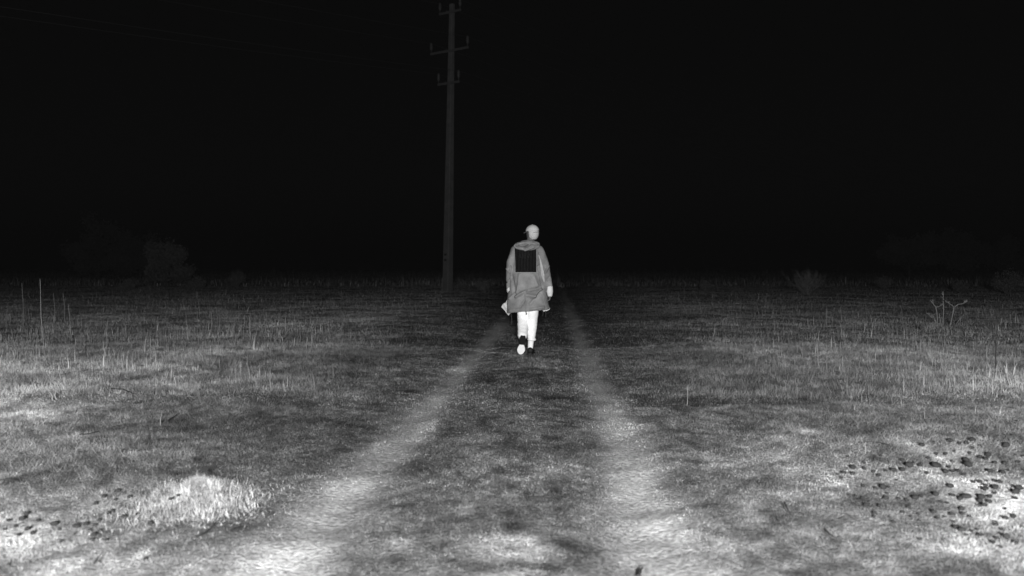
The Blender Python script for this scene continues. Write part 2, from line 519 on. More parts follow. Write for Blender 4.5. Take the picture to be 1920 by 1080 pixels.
def stones(txt, ox, where, group):
    for w in txt.split():
        cx, cy, s = map(float, w.split(','))
        px, py = ox + cx / 4, 810 + cy / 4
        c = at(px, py + s / 16)
        r = s / 8 * c.y / FPX * random.uniform(.85, 1.12)
        o = bpy.data.objects.new('stone', random.choice(STONES))
        COL.objects.link(o)
        z = float(terrain(c.x, c.y))
        o.location = (c.x, c.y, z + r * .8)
        o.scale = (r * random.uniform(.95, 1.25), r * random.uniform(.8, 1.1), r * random.uniform(.6, .85))
        o.rotation_euler = (random.uniform(-.2, .2), random.uniform(-.2, .2), random.uniform(0, 6.28))
        sz = 'large' if s > 47 else ('mid sized' if s > 33 else 'tiny')
        tag(o, f'{sz} dark stone lying on the pale grass {where}', 'stone', f'{sz} stones {group}')
stones(RIGHT, 1440, 'at the lower right', 'scattered at the lower right')
stones(LEFT, 0, 'at the lower left', 'scattered at the lower left')
for px, py, s, lab in [(895, 964, 10, 'single dark stone on the turf between the wheel tracks'),
                       (1104, 1011, 7, 'small dark pebble beside the right wheel track near a dark spot'),
                       (345, 952, 7, 'tiny dark pebble on the front of the pale tussock'),
                       (331, 959, 8, 'dark pebble low on the left front of the pale tussock')]:
    c = at(px, py); r = s / 2 * c.y / FPX
    o = bpy.data.objects.new('stone', random.choice(STONES)); COL.objects.link(o)
    zz = .07 if 'tussock' in lab else 0
    o.location = (c.x, c.y - zz * 1.2, float(terrain(c.x, c.y)) + r * .5 + zz); o.scale = (r, r * .9, r * .7)
    tag(o, lab, 'stone')

# ------------------------------------------------------------------ twigs and stalks
def curve_thing(name, pts, r0, r1, m, label, cat, group=None):
    base = Vector(pts[0])
    bm = bmesh.new()
    P = [Vector(p) - base for p in pts]
    dense = []
    for a, b in zip(P, P[1:]):
        for k in range(4):
            dense.append(a.lerp(b, k / 4) + Vector((random.uniform(-1, 1), random.uniform(-1, 1), random.uniform(-1, 1))) * r0 * .5)
    dense.append(P[-1])
    tube(bm, dense, r0, r1, 6)
    o = link(name, bm_mesh(name, bm), m)
    o.location = base
    return tag(o, label, cat, group)

def on_ground(px, py, lift=.02):
    c = at(px, py)
    c.z = float(terrain(c.x, c.y)) + lift
    return c
for pts, r, lab in [([(364, 1022), (385, 1012), (404, 998)], .004, 'straight dark twig lying in front of the pale tussock'),
                    ([(176, 1070), (184, 1060), (192, 1050)], .004, 'short dark twig near the bottom edge at left'),
                    ([(150, 840), (165, 834), (185, 827)], .004, 'crooked dark twig in the grass at far left'),
                    ([(210, 745), (232, 747), (252, 753)], .006, 'thin arched dark twig lying in the left field'),
                    ([(313, 798), (322, 793), (330, 789)], .005, 'short slanting dark twig in the left field above the tussock'),
                    ([(1196, 1085), (1200, 1076), (1205, 1066)], .007, 'dark stick end poking in at the bottom beside the right wheel track'),
                    ([(1470, 958), (1477, 972), (1485, 986)], .004, 'bent dark twig in the verge left of the scattered stones'),
                    ([(1546, 1008), (1555, 1018), (1566, 1026)], .004, 'thin dark twig low in the right verge'),
                    ([(0, 927), (18, 926), (38, 929)], .004, 'dark curved twig at the left edge of the field'),
                    ([(1759, 612), (1768, 615), (1779, 618)], .008, 'dark twig lying on the tussock under the branching weed'),
                    ([(1622, 851), (1650, 853), (1680, 860)], .003, 'long thin dark twig above the scattered stones')]:
    curve_thing('twig', [on_ground(x, y, .03) for x, y in pts], r, r * .5, M_twig, lab, 'twig')

def stalk(px, py, tx, ty, r, m, lab, lean_y=0.0):
    b = on_ground(px, py, -.02)
    t = atd(tx, ty, b.y + lean_y)
    mid = b.lerp(t, .5) + Vector((random.uniform(-.02, .02), 0, 0))
    return curve_thing('grass_stalk', [b, mid, t], r, r * .5, m, lab, 'stalk')
for a in [(85, 690, 75, 523, .0038, M_stem, 'tallest pale grass stalk standing alone at far left'),
          (133, 642, 128, 570, .006, M_stem, 'pale grass stalk just right of the tallest stalk'),
          (103, 610, 100, 550, .008, M_stem, 'faint short stalk between the tallest stalk and its right neighbour'),
          (121, 605, 118, 549, .008, M_stem, 'faint thin stalk behind the second pale stalk at left'),
          (44, 612, 41, 531, .008, M_stem, 'faint stalk left of the tallest stalk near the left edge'),
          (200, 668, 198, 618, .006, M_stem, 'slim pale stalk in the middle of the left field'),
          (395, 625, 396, 584, .008, M_stem, 'short pale stalk far out in the left field'),
          (470, 640, 469, 588, .008, M_stem, 'pale stalk at the right end of the left field'),
          (1867, 700, 1872, 578, .006, M_twig, 'dark leaning stalk standing near the right edge'),
          (1500, 655, 1501, 640, .010, M_stem, 'stubby pale stalk in the right field below the bare bush'),
          (1506, 672, 1501, 650, .008, M_stem, 'slanting pale stalk at the front of the right field'),
          (1335, 640, 1341, 606, .008, M_stem, 'slanted pale stalk right of the path'),
          (1288, 762, 1289, 722, .003, M_stem, 'thin pale stalk close to the right verge'),
          (1535, 700, 1533, 645, .006, M_stem, 'forked looking pale stalk in the right field'),
          (109, 760, 104, 730, .010, M_stem, 'short broad pale blade in the left field'),
          (98, 762, 93, 733, .009, M_stem, 'second short broad pale blade in the left field'),
          (300, 800, 304, 772, .0035, M_stem, 'pale bent stem in the left field beside a slanting twig')]:
    stalk(*a)

# the branching dry weed on the right
def branching_weed():
    d = at(1770, 612).y
    b0 = on_ground(1770, 612, 0)
    root = empty('dry_weed', b0, 'branching dry weed with curled tips rising from a tussock at right', 'weed')
    def S(pts, r0, r1):
        bm = bmesh.new()
        P = [atd(x, y, d + dd) - b0 for x, y, dd in pts]
        dn = []
        for a, b in zip(P, P[1:]):
            for k in range(4): dn.append(a.lerp(b, k / 4) + Vector((random.uniform(-1, 1), random.uniform(-1, 1), random.uniform(-1, 1))) * .004)
        dn.append(P[-1])
        tube(bm, dn, r0, r1, 6)
        # curled seed heads along the last third
        for k in range(9):
            p = P[-2].lerp(P[-1], random.uniform(.1, 1.05))
            q = p + Vector((random.uniform(-.05, .05), random.uniform(-.05, .05), random.uniform(-.02, .05)))
            tube(bm, [p, p.lerp(q, .5) + Vector((0, 0, .012)), q], r1 * .9, r1 * .6, 4)
        link('stem', bm_mesh('stem', bm), M_tw2, root)
    S([(1781, 612, 0), (1786, 592, .02), (1789, 576, .03), (1796, 571, .05), (1805, 569, .1), (1814, 565, .12)], .013, .008)
    S([(1789, 576, .03), (1783, 571, 0), (1774, 566, -.04)], .009, .007)
    S([(1758, 614, -.05), (1757, 590, -.03), (1755, 576, -.02), (1750, 570, 0), (1745, 563, .02)], .010, .006)
    S([(1755, 576, -.02), (1762, 574, 0), (1769, 570, .02)], .007, .005)
    S([(1768, 616, .05), (1769, 585, .06), (1769, 568, .05), (1768, 546, .04)], .011, .006)
    S([(1760, 612, -.1), (1750, 597, -.12), (1738, 587, -.15)], .011, .007)
    S([(1760, 611, 0), (1754, 600, 0), (1748, 591, .02)], .008, .006)
    S([(1765, 612, 0), (1763, 600, 0), (1761, 591, .02)], .012, .008)
    S([(1790, 612, .1), (1800, 598, .12), (1808, 590, .1)], .006, .005)
branching_weed()

# ------------------------------------------------------------------ bushes and far trees
def leaves(centers, size, n_each, spread):
    c = np.repeat(np.asarray(centers), n_each, 0)
    n = len(c)
    p = c + RNG.normal(0, 1, (n, 3)) * spread
    a = RNG.normal(0, 1, (n, 3)); a /= np.linalg.norm(a, axis=1)[:, None]
    b = np.cross(a, RNG.normal(0, 1, (n, 3))); b /= np.linalg.norm(b, axis=1)[:, None] + 1e-9
    s = size * RNG.uniform(.5, 1.3, n)[:, None]
    v = np.stack([p - a * s, p + b * s * .45, p + a * s, p - b * s * .45], 1).reshape(-1, 3)
    f = np.arange(n)[:, None] * 4 + np.array([[0, 1, 2, 3]])
    return v, f

def grow(bm, p, d, L, r, depth, tips, spread=.5, taper=.62):
    pts = [p.copy()]
    q = p.copy(); dd = d.copy()
    for k in range(4):
        dd = (dd + Vector((random.gauss(0, .13), random.gauss(0, .13), random.gauss(.03, .08)))).normalized()
        q = q + dd * L / 4
        pts.append(q.copy())
    tube(bm, pts, r, r * taper, 5)
    if depth == 0:
        tips.append(tuple(q)); return
    for k in range(random.choice((2, 3, 3))):
        t = random.uniform(.45, 1)
        i = min(3, int(t * 4))
        s = pts[i].lerp(pts[i + 1], t * 4 - i)
        nd = (dd + Vector((random.gauss(0, spread), random.gauss(0, spread), random.gauss(.1, spread * .6)))).normalized()
        grow(bm, s, nd, L * random.uniform(.55, .8), r * taper, depth - 1, tips, spread, taper)
    tips.append(tuple(q))

def bare_bush(px, py, d, h, w, label):
    b0 = Vector((atd(px, py, d).x, d, 0)); b0.z = float(terrain(b0.x, b0.y)) - .02
    root = empty('bare_bush', b0, label, 'bush')
    tips = []
    bm = bmesh.new()
    for k in range(34):
        a = random.uniform(0, 6.28); rr = random.uniform(0, .12)
        p = Vector((math.cos(a) * rr, math.sin(a) * rr, 0))
        o = random.uniform(.05, 1.25)
        dd = Vector((math.cos(a) * o * w / h * .75, math.sin(a) * o * w / h * .75, 1)).normalized()
        grow(bm, p, dd, h * random.uniform(.3, .55), .0065, 3 if k % 3 == 0 else 2, tips, .42, .75)
    link('stems', bm_mesh('stems', bm), M_tw2, root)
    return root

def leafy_bush(px, d, h, w, n, leaf, label, m=None, name='leafy_bush', group=None):
    b0 = Vector(((px - 960) / FPX * d, d, 0)); b0.z = float(terrain(b0.x, b0.y)) - .02
    root = empty(name, b0, label, 'bush', group)
    tips = []
    bm = bmesh.new()
    for k in range(12):
        a = random.uniform(0, 6.28)
        dd = Vector((math.cos(a) * w / h * .55, math.sin(a) * w / h * .55, 1)).normalized()
        grow(bm, Vector((0, 0, 0)), dd, h * random.uniform(.3, .45), .02 * h, 2, tips, .45)
    link('stems', bm_mesh('stems', bm), M_bark, root)
    t = np.array(tips)
    # crown points inside an uneven dome as well
    u = RNG.normal(0, 1, (n, 3)); u /= np.linalg.norm(u, axis=1)[:, None]
    rr = RNG.uniform(.3, 1, n)[:, None] ** .5
    q = u * rr * np.array([w / 2, w / 2, h * .45]) + np.array([0, 0, h * .5])
    keep = fbm(q[:, 0] / h * 3 + q[:, 1], q[:, 2] / h * 3, int(px) % 50) > .42
    c = np.concatenate([t, q[keep]])
    c = c[c[:, 2] > .02]
    v, f = leaves(c, leaf * .6, 7, h * .07)
    link('foliage', mesh_np('foliage', v, f), m or M_leaf, root, smooth=False)

def far_tree(px, d, h, w, label, low=.15):
    b0 = Vector(((px - 960) / FPX * d, d, -.05))
    root = empty('tree', b0, label, 'tree', 'faint trees at the edge of the dark field')
    tips = []
    bm = bmesh.new()
    top = Vector((random.uniform(-.2, .2), random.uniform(-.2, .2), h * .55))
    tube(bm, [(0, 0, 0), top * .5 + Vector((.08, 0, 0)), top], .032 * h, .016 * h, 9)
    limbs = bmesh.new()
    for k in range(13):
        t = random.uniform(low + .15, 1); a = k * 2.4 + random.uniform(-.4, .4)
        dd = Vector((math.cos(a), math.sin(a), random.uniform(.15, .9))).normalized()
        grow(limbs, top * t, dd, w * random.uniform(.24, .36), .012 * h, 2, tips, .5)
    tr = link('trunk', bm_mesh('trunk', bm), M_bark, root)
    link('limbs', bm_mesh('limbs', limbs), M_bark, root)
    c = np.array(tips)
    v, f = leaves(c, .02 * h + .05, 46, .052 * h)
    link('crown', mesh_np('crown', v, f), M_leaf, root, smooth=False)

bare_bush(1512, 553, 44, 1.35, 1.8, 'bare twiggy bush standing dimly in the right field')
leafy_bush(1890, 42, 1.15, 1.25, 260, .05, 'round dim bush near the right edge beyond the branching weed')
leafy_bush(1800, 46, .7, .7, 120, .05, 'small dim bush just above the branching weed')
leafy_bush(1655, 50, .8, 1.0, 120, .05, 'low dim bush between the bare bush and the branching weed')
leafy_bush(1326, 47, .7, .75, 120, .05, 'tiny dim bush midway between the walker and the bare bush')
leafy_bush(905, 47, .75, .8, 120, .05, 'small dim bush between the pole and the walker')
leafy_bush(445, 55, 1.1, .9, 160, .06, 'small dim bush left of the pole at the field edge')
leafy_bush(370, 52, .8, 1.1, 140, .06, 'low dim bush right of the brighter tree at left')
leafy_bush(240, 50, .7, 1.2, 140, .06, 'low wide dim bush in front of the left trees')
far_tree(312, 62, 2.9, 3.0, 'brightest of the faint round trees at left', low=-.1)
far_tree(185, 88, 5.0, 6.0, 'broad faint tree at far left behind the tall stalks', low=-.1)
far_tree(262, 92, 4.6, 4.6, 'faint tree touching the broad tree at left', low=-.1)
far_tree(1705, 90, 4.2, 5.0, 'faint tree with a spreading crown beyond the branching weed', low=.2)
far_tree(1800, 94, 5.0, 4.2, 'taller faint tree right of the spreading one', low=0)
far_tree(1880, 98, 4.4, 5.0, 'faint tree by the far pole at the right edge', low=-.1)

# ------------------------------------------------------------------ power line
PD = 45.8
PBASE = Vector(((839 - 960) / FPX * PD, PD, 0))
YAW = R(-39)
ARMS = [(24, 1.34), (96.5, 2.35), (157, 1.34)]
def make_pole(loc, label, detail=True):
    root = empty('utility_pole', loc, label, 'utility pole', 'poles of the power line', YAW)
    H = atd(848, 8, PD).z
    LX = .225
    c_, s_ = math.cos(-YAW), math.sin(-YAW)
    ln = Vector((LX * c_, LX * s_, 0))        # lean towards the right in world space
    bm = bmesh.new()
    rows = []
    zs = [0, .5, 1.2, 2, 4, 6, 8, 10, 12, H]
    for z in zs:
        s = (.375 - .185 * z / H) / 2
        k = s * .82
        pts = [(-s, -k), (-k, -s), (k, -s), (s, -k), (s, k), (k, s), (-k, s), (-s, k)]
        rows.append([bm.verts.new(Vector((x, y, z)) + ln * z / H) for x, y in pts])
    for a, b in zip(rows, rows[1:]):
        for i in range(8): bm.faces.new((a[i], a[(i + 1) % 8], b[(i + 1) % 8], b[i]))
    bm.faces.new(rows[0][::-1]); bm.faces.new(rows[-1])
    sh = link('shaft', bm_mesh('shaft', bm), M_concrete, root, smooth=False)
    if detail:
        bm = bmesh.new()
        box(bm, (-.192, -.02, .35), .02, .30, .74, bevel=.006)
        link('base_plate', bm_mesh('base_plate', bm), mat('plate_paint', .26, .8, .2, .1, 8), sh, smooth=False)
        for (fx, fz, fw) in [(0, 1.95, .12), (1, 1.8, .14), (1, 1.55, .13), (0, 1.15, .2), (0, 2.6, .2)]:
            bm = bmesh.new()
            if fx == 0: box(bm, (-.185 + .012, 0, fz), .012, .2, .05, bevel=.003)
            else: box(bm, (0.03, -.185 + .012, fz), fw, .012, .1, bevel=.003)
            link('bolt_recess', bm_mesh('bolt_recess', bm), M_twig, sh, smooth=False)
    tops = []
    for py, L in ARMS:
        z = atd(844, py, PD).z - 0.0
        off = ln * z / H
        bm = bmesh.new()
        s = (.375 - .185 * z / H) / 2
        # L-profile steel arm bolted to the front face
        box(bm, off + Vector((0, -s - .035, z)), L, .066, .10, bevel=.008)
        for sg in (-1, 1):
            box(bm, off + Vector((sg * .16, -s - .072, z)), .05, .008, .16, bevel=.003)
        arm = link('crossarm', bm_mesh('crossarm', bm), M_steel, root, smooth=False)
        for sg in (-1, 1):
            bm = bmesh.new()
            p = off + Vector((sg * (L / 2 - .05), -s - .035, z + .05))
            prof = [(.018, 0), (.018, .12), (.05, .14), (.065, .17), (.05, .2), (.075, .23), (.08, .27), (.055, .31), (.06, .34), (.07, .37), (.045, .41), (.05, .44), (.03, .47)]
            loft(bm, [(p + Vector((0, 0, zz)), (rr, 0, 0), (0, rr, 0)) for rr, zz in prof], 12)
            link('insulator', bm_mesh('insulator', bm), M_glaze, arm)
            tops.append(p + Vector((0, 0, .43)))
    return root, tops
pole, TOPS = make_pole(PBASE + Vector((0, 0, float(terrain(PBASE.x, PBASE.y)) - .05)), 'concrete power pole with three crossarms standing left of the walker')
DIR = Vector((math.sin(-YAW), math.cos(-YAW), 0))
SPAN = 124.0
pole2, _ = make_pole(PBASE + DIR * SPAN + Vector((0, 0, -.05)), 'distant faint power pole at the right edge of the field', False)
names = ['left insulator of the top crossarm', 'right insulator of the top crossarm', 'left insulator of the wide middle crossarm',
         'right insulator of the wide middle crossarm', 'left insulator of the lowest crossarm', 'right insulator of the lowest crossarm']
rotm = Matrix.Rotation(YAW, 3, 'Z')
for t, nm in zip(TOPS, names):
    bm = bmesh.new()
    w = pole.location + rotm @ t
    pts = []
    for k in range(-24, 25):
        u = k / 24
        a = abs(u)
        pts.append(DIR * SPAN * u + Vector((0, 0, -4 * 2.2 * a * (1 - a))))
    tube(bm, pts, .007, .007, 5)
    o = link('power_line', bm_mesh('power_line', bm), M_wire)
    o.location = w
    tag(o, 'thin dark wire carried by the ' + nm, 'wire', 'wires of the power line')

# ------------------------------------------------------------------ the walker
K = 13.74 / FPX
WX, WY = (990 - 960) * K, 13.74
walker = empty('person', (WX, WY, float(terrain(WX, WY)) + .004), 'person in a long hooded coat and cap walking away along the path', 'person')
M_skin = mat('skin', .09, .6, .3, .1, 20)
M_hair = mat('short_hair', .4, .8, .2, .2, 120, .3)
M_cap = mat('cap_cloth', .43, .9, .1, .06, 60, .15)
M_coat = mat('coat_cloth', .19, .85, .12, .32, 7, .25)
M_hood = mat('hood_cloth', .165, .85, .12, .3, 14, .2)
M_pale = mat('pale_lining', .50, .9, .1, .1, 12)
M_armshade = mat('underarm_shade_tone', .34, .9, .1, .1, 12)  # paler tone that paints reversed shade under the arm
M_cuff = mat('pale_cuff', .56, .9, .1, .05, 30, .2)
M_trous = mat('white_trousers', .82, .9, .1, .12, 8, .25)
M_black = mat('black_panel', .003, .9, .0, .3, 30)
M_rib = mat('panel_rib', .017, .9, .0, .2, 30)
M_shoe = mat('black_shoe', .008, .6, .2, .3, 30, .2)
M_band = mat('shoe_band', .025, .6, .2, .3, 30)
M_sole = mat('white_sole', .82, .8, .2, .05, 40, .2)
M_cord = mat('cord', .06, .9, .1, .1, 30)

HEAD = Vector((.059, .015, 1.675))
HYAW = R(40)
hf = Vector((-math.sin(HYAW), math.cos(HYAW), 0)); hs = Vector((math.cos(HYAW), math.sin(HYAW), 0))
HR = Matrix.Rotation(HYAW, 3, 'Z')

def hand(bm, wrist, down, fwd, palmn, curl=1.0):
    """palm, four unequal bent fingers and a thumb; fwd = thumb side, palmn = side the fingers close to"""
    w = Vector(wrist); down = Vector(down).normalized(); fwd = Vector(fwd).normalized(); palmn = Vector(palmn).normalized()
    rings = []
    for t, hw, th in [(-.02, .024, .019), (.0, .026, .018), (.03, .037, .016), (.06, .041, .015), (.082, .038, .012)]:
        rings.append((w + down * t, fwd * hw, palmn * th))
    loft(bm, rings, 16)
    for i, (off, sc) in enumerate([(.028, .92), (.0095, 1.0), (-.0095, .95), (-.027, .76)]):
        p = w + down * .075 + fwd * off
        a = .35 + .12 * i
        pts = [p]; 
        for L in (.042 * sc, .027 * sc, .021 * sc):
            dd = down * math.cos(a * curl) + palmn * math.sin(a * curl)
            p = p + dd * L; pts.append(p); a += .62
        chain(bm, pts, [.0092, .0086, .0078, .0068], 10)
    p = w + down * .025 + fwd * .03 + palmn * .008
    q = p + (down * .6 + fwd * .75 + palmn * .3).normalized() * .034
    r_ = q + (down * .9 + fwd * .25 + palmn * .45).normalized() * .03
    s_ = r_ + (down * .8 + palmn * .7).normalized() * .024
    chain(bm, [p, q, r_, s_], [.013, .0105, .0095, .008], 10)

def build_body():
    bm = bmesh.new()
    # trunk and neck
    loft(bm, [((0, .01, .84), (.13, 0, 0), (0, .095, 0)), ((0, .01, .95), (.155, 0, 0), (0, .105, 0)), ((-.005, .01, 1.08), (.135, 0, 0), (0, .09, 0)),
              ((-.01, .01, 1.25), (.155, 0, 0), (0, .1, 0)), ((-.015, .01, 1.38), (.165, 0, 0), (0, .1, 0)), ((-.01, .01, 1.46), (.13, 0, 0), (0, .075, 0)),
              ((.005, .01, 1.51), (.065, 0, 0), (0, .06, 0))], 24)
    chain(bm, [(.0, .01, 1.46), (.03, .01, 1.55), (.05, .012, 1.62)], [.062, .054, .054])
    # head: skull, jaw, nose, brow, lips, ears
    ellipsoid(bm, HEAD + Vector((0, 0, .02)), .074, .092, .092, HR)
    ellipsoid(bm, HEAD + hf * .028 + Vector((0, 0, -.045)), .056, .062, .068, HR)
    capsule(bm, HEAD + hf * .088 + Vector((0, 0, .012)), HEAD + hf * .104 + Vector((0, 0, -.022)), .009, .014)
    capsule(bm, HEAD + hf * .082 + hs * .032 + Vector((0, 0, .024)), HEAD + hf * .082 - hs * .032 + Vector((0, 0, .024)), .011, .011)
    capsule(bm, HEAD + hf * .085 + hs * .018 + Vector((0, 0, -.052)), HEAD + hf * .085 - hs * .018 + Vector((0, 0, -.052)), .008, .008)
    capsule(bm, HEAD + hf * .082 + Vector((0, 0, -.088)), HEAD + hf * .078 + Vector((0, 0, -.092)), .016, .016)
    for s in (-1, 1):
        ellipsoid(bm, HEAD + hs * s * .03 + hf * .083 + Vector((0, 0, .003)), .013, .009, .008, HR)
        ellipsoid(bm, HEAD + hs * s * .077 - hf * .008 + Vector((0, 0, -.012)), .010, .022, .032, HR)
    # arms
    chain(bm, [(-.17, .01, 1.44), (-.235, -.005, 1.16), (-.245, .08, .92), (-.245, .10, .88)], [.052, .042, .03, .026])
    hand(bm, (-.245, .11, .865), (.25, .35, -.9), (.6, .75, .3), (.9, -.4, .1))
    chain(bm, [(.16, .01, 1.44), (.255, -.01, 1.14), (.302, .02, .88), (.302, .024, .845)], [.052, .042, .03, .026])
    hand(bm, (.302, .026, .832), (-.08, .12, -1), (-.15, 1, .1), (-1, -.1, .05), 1.35)
    # legs
    chain(bm, [(-.075, .01, .9), (-.078, .06, .49), (-.085, -.16, .24)], [.085, .056, .036])
    chain(bm, [(-.085, -.16, .24), (-.095, -.10, .14)], [.036, .03])
    chain(bm, [(.075, .01, .9), (.06, .02, .49), (.032, 0, .1)], [.085, .056, .034])
    chain(bm, [(.032, 0, .07), (.034, .12, .045)], [.034, .028])
    return remeshed('body', bm, .0055, 3)
bd = link('body', build_body(), M_skin, walker)

# hair round the back of the head, below the cap
def build_hair():
    bm = bmesh.new()
    bmesh.ops.create_uvsphere(bm, u_segments=40, v_segments=28, radius=1)
    M_ = Matrix.Translation(HEAD + Vector((0, 0, .0)) - hf * .012) @ HR.to_4x4() @ Matrix.Diagonal((.0805, .0875, .108, 1))
    kill = [v for v in bm.verts if v.co.y > .28 - .25 * (v.co.z < -.3) or v.co.z > .5 or v.co.z < -.86]
    bmesh.ops.delete(bm, geom=kill, context='VERTS')
    for v in bm.verts:
        v.co *= 1 + .02 * math.sin(v.co.x * 23 + v.co.z * 17)
        if v.co.z < -.55: v.co.x *= .93
    bmesh.ops.transform(bm, matrix=M_, verts=bm.verts)
    bmesh.ops.solidify(bm, geom=bm.faces[:], thickness=.008)
    return bm_mesh('hair', bm)
link('hair', build_hair(), M_hair, walker)

def build_cap():
    bm = bmesh.new()
    bmesh.ops.create_uvsphere(bm, u_segments=36, v_segments=24, radius=1)
    bmesh.ops.delete(bm, geom=[v for v in bm.verts if v.co.z < -.13], context='VERTS')
    for v in bm.verts:
        if v.co.z > .0:
            a = math.atan2(v.co.y, v.co.x)
            v.co *= 1 + .008 * abs(math.sin(a * 3))
    bmesh.ops.transform(bm, matrix=Matrix.Translation(HEAD + Vector((0, 0, .025)) - hf * .003) @ HR.to_4x4() @ Matrix.Rotation(R(-6), 4, 'X') @ Matrix.Diagonal((.0855, .101, .088, 1)), verts=bm.verts)
    bmesh.ops.solidify(bm, geom=bm.faces[:], thickness=.004)
    ellipsoid(bm, HEAD + Vector((0, 0, .114)), .007, .007, .004)
    return bm_mesh('cap', bm)
cap = link('cap', build_cap(), M_cap, walker)
def build_brim():
    bm = bmesh.new()
    top = []; bot = []
    for i in range(13):
        a = R(-58 + i * 116 / 12)
        ra = []
        for j in range(5):
            t = j / 4
            r = .092 + .072 * t * math.cos(a * .9)
            p = HEAD + hs * math.sin(a) * (.082 + .01 * t) + hf * (math.cos(a) * .092 + .07 * t * math.cos(a * 1.2)) + Vector((0, 0, .022 - .012 * t - .02 * math.sin(a) ** 2))
            ra.append(bm.verts.new(p))
        top.append(ra)
    for a, b in zip(top, top[1:]):
        for j in range(4): bm.faces.new((a[j], b[j], b[j + 1], a[j + 1]))
    bmesh.ops.solidify(bm, geom=bm.faces[:], thickness=.005)
    return bm_mesh('brim', bm)
link('brim', build_brim(), M_cap, cap)
bm = bmesh.new()
tube(bm, [HEAD - hf * .1 + hs * x + Vector((0, 0, .008 - 8 * x * x * .3)) + hf * (x * x * 6) for x in (-.05, -.03, -.01, .01, .03, .05)], .006, .006, 6)
link('strap', bm_mesh('strap', bm), mat('cap_strap', .25, .8, .2, .1, 40), cap)

# trousers
def build_trousers():
    bm = bmesh.new()
    loft(bm, [((0, .01, .78), (.14, 0, 0), (0, .115, 0)), ((0, .01, .9), (.16, 0, 0), (0, .12, 0)), ((0, .01, 1.0), (.15, 0, 0), (0, .11, 0))], 24)
    chain(bm, [(-.075, .01, .86), (-.072, .03, .60), (-.068, .05, .48), (-.07, -.04, .36), (-.078, -.13, .27)], [.085, .08, .078, .074, .066], 20)
    chain(bm, [(-.095, .0, .57), (-.07, .03, .5)], [.055, .06], 16)
    chain(bm, [(.07, .01, .86), (.066, .01, .60), (.058, .02, .46), (.05, .01, .33), (.047, .0, .24)], [.085, .08, .073, .067, .056], 20)
    # gathered cuff
    bmesh.ops.create_uvsphere(bm, u_segments=20, v_segments=12, radius=1, matrix=Matrix.Translation((.052, 0, .205)) @ Matrix.Diagonal((.061, .06, .03, 1)))
    me = remeshed('trousers', bm, .007, 5)
    n = len(me.vertices)
    co = np.empty(n * 3); me.vertices.foreach_get('co', co); co = co.reshape(-1, 3)
    no = np.array([v.normal[:] for v in me.vertices])
    d = .010 * (fbm(co[:, 0] * 14 + co[:, 1] * 9, co[:, 2] * 20, 5) - .5)
    for z, s in ((.33, .9), (.42, .8), (.27, 1), (.62, .6)):
        d += .0018 * s * np.sin((co[:, 2] - z) * 120 + co[:, 0] * 30) * np.exp(-((co[:, 2] - z) / .05) ** 2)
    co += no * d[:, None]
    me.vertices.foreach_set('co', co.ravel()); me.update()
    return me
link('trousers', build_trousers(), M_trous, walker)
bm = bmesh.new()
chain(bm, [(.045, .0, .22), (.037, 0, .15), (.033, 0, .075)], [.043, .039, .036], 18)
link('sock', bm_mesh('sock', bm), M_trous, walker)

# shoes
def build_shoe(heel, axis, up, split):
    heel = Vector(heel); a = Vector(axis).normalized()
    n = Vector(up); n = (n - a * n.dot(a)).normalized(); s = a.cross(n)
    bm = bmesh.new()
    rings = []
    for t, hw, h in [(0, .026, .06), (.012, .036, .085), (.05, .039, .092), (.09, .039, .082), (.13, .042, .066), (.18, .047, .054), (.225, .045, .044), (.255, .033, .034), (.27, .014, .02)]:
        rings.append((heel + a * t + n * (.018 + h / 2 - .006), s * hw, n * h / 2))
    loft(bm, rings, 20)
    bm.normal_update()
    shoe = link('shoe', bm_mesh('shoe', bm), M_shoe, walker)
    bm = bmesh.new()
    tube(bm, [heel + a * (-.002 + .05 * (1 - math.cos(q))) + s * .042 * math.sin(q) + n * .062 for q in [R(k) for k in range(-100, 101, 20)]], .004, .004, 6)
    link('heel_band', bm_mesh('heel_band', bm), M_band, shoe)
    bm = bmesh.new()
    prof = [(-.006, .022), (.004, .036), (.03, .042), (.06, .04), (.095, .034), (.12, .027), (.15, .041), (.185, .052), (.215, .053), (.245, .042), (.265, .026), (.276, .010)]
    lay = []
    for z in (0, .004, .018):
        k = .96 if z == 0 else 1
        lft = [bm.verts.new(heel + a * t + s * w * k + n * z) for t, w in prof]
        rgt = [bm.verts.new(heel + a * t - s * w * k + n * z) for t, w in prof]
        lay.append((lft, rgt))
    def setm(f, t): f.material_index = 1 if (split and t < .118) or not split else 0
    for i in range(len(prof) - 1):
        t = prof[i][0]
        setm(bm.faces.new((lay[0][0][i], lay[0][0][i + 1], lay[0][1][i + 1], lay[0][1][i])), t)
        setm(bm.faces.new((lay[2][0][i], lay[2][0][i + 1], lay[2][1][i + 1], lay[2][1][i])), t)
        for q in (0, 1):
            for z in (0, 1):
                setm(bm.faces.new((lay[z][q][i], lay[z][q][i + 1], lay[z + 1][q][i + 1], lay[z + 1][q][i])), t)
    for i in (0, len(prof) - 1):
        for z in (0, 1):
            setm(bm.faces.new((lay[z][0][i], lay[z][1][i], lay[z + 1][1][i], lay[z + 1][0][i])), prof[i][0])
    so = link('sole', bm_mesh('sole', bm), [M_sole, M_shoe], shoe, smooth=False)
    if split: tag(so, 'white sole with a black heel')
    return shoe
build_shoe((.026, -.06, .0), (.12, 1, 0), (0, 0, 1), False)
build_shoe((-.070, -.235, .25), (-.13, .46, -.88), (0, .9, .4), True)

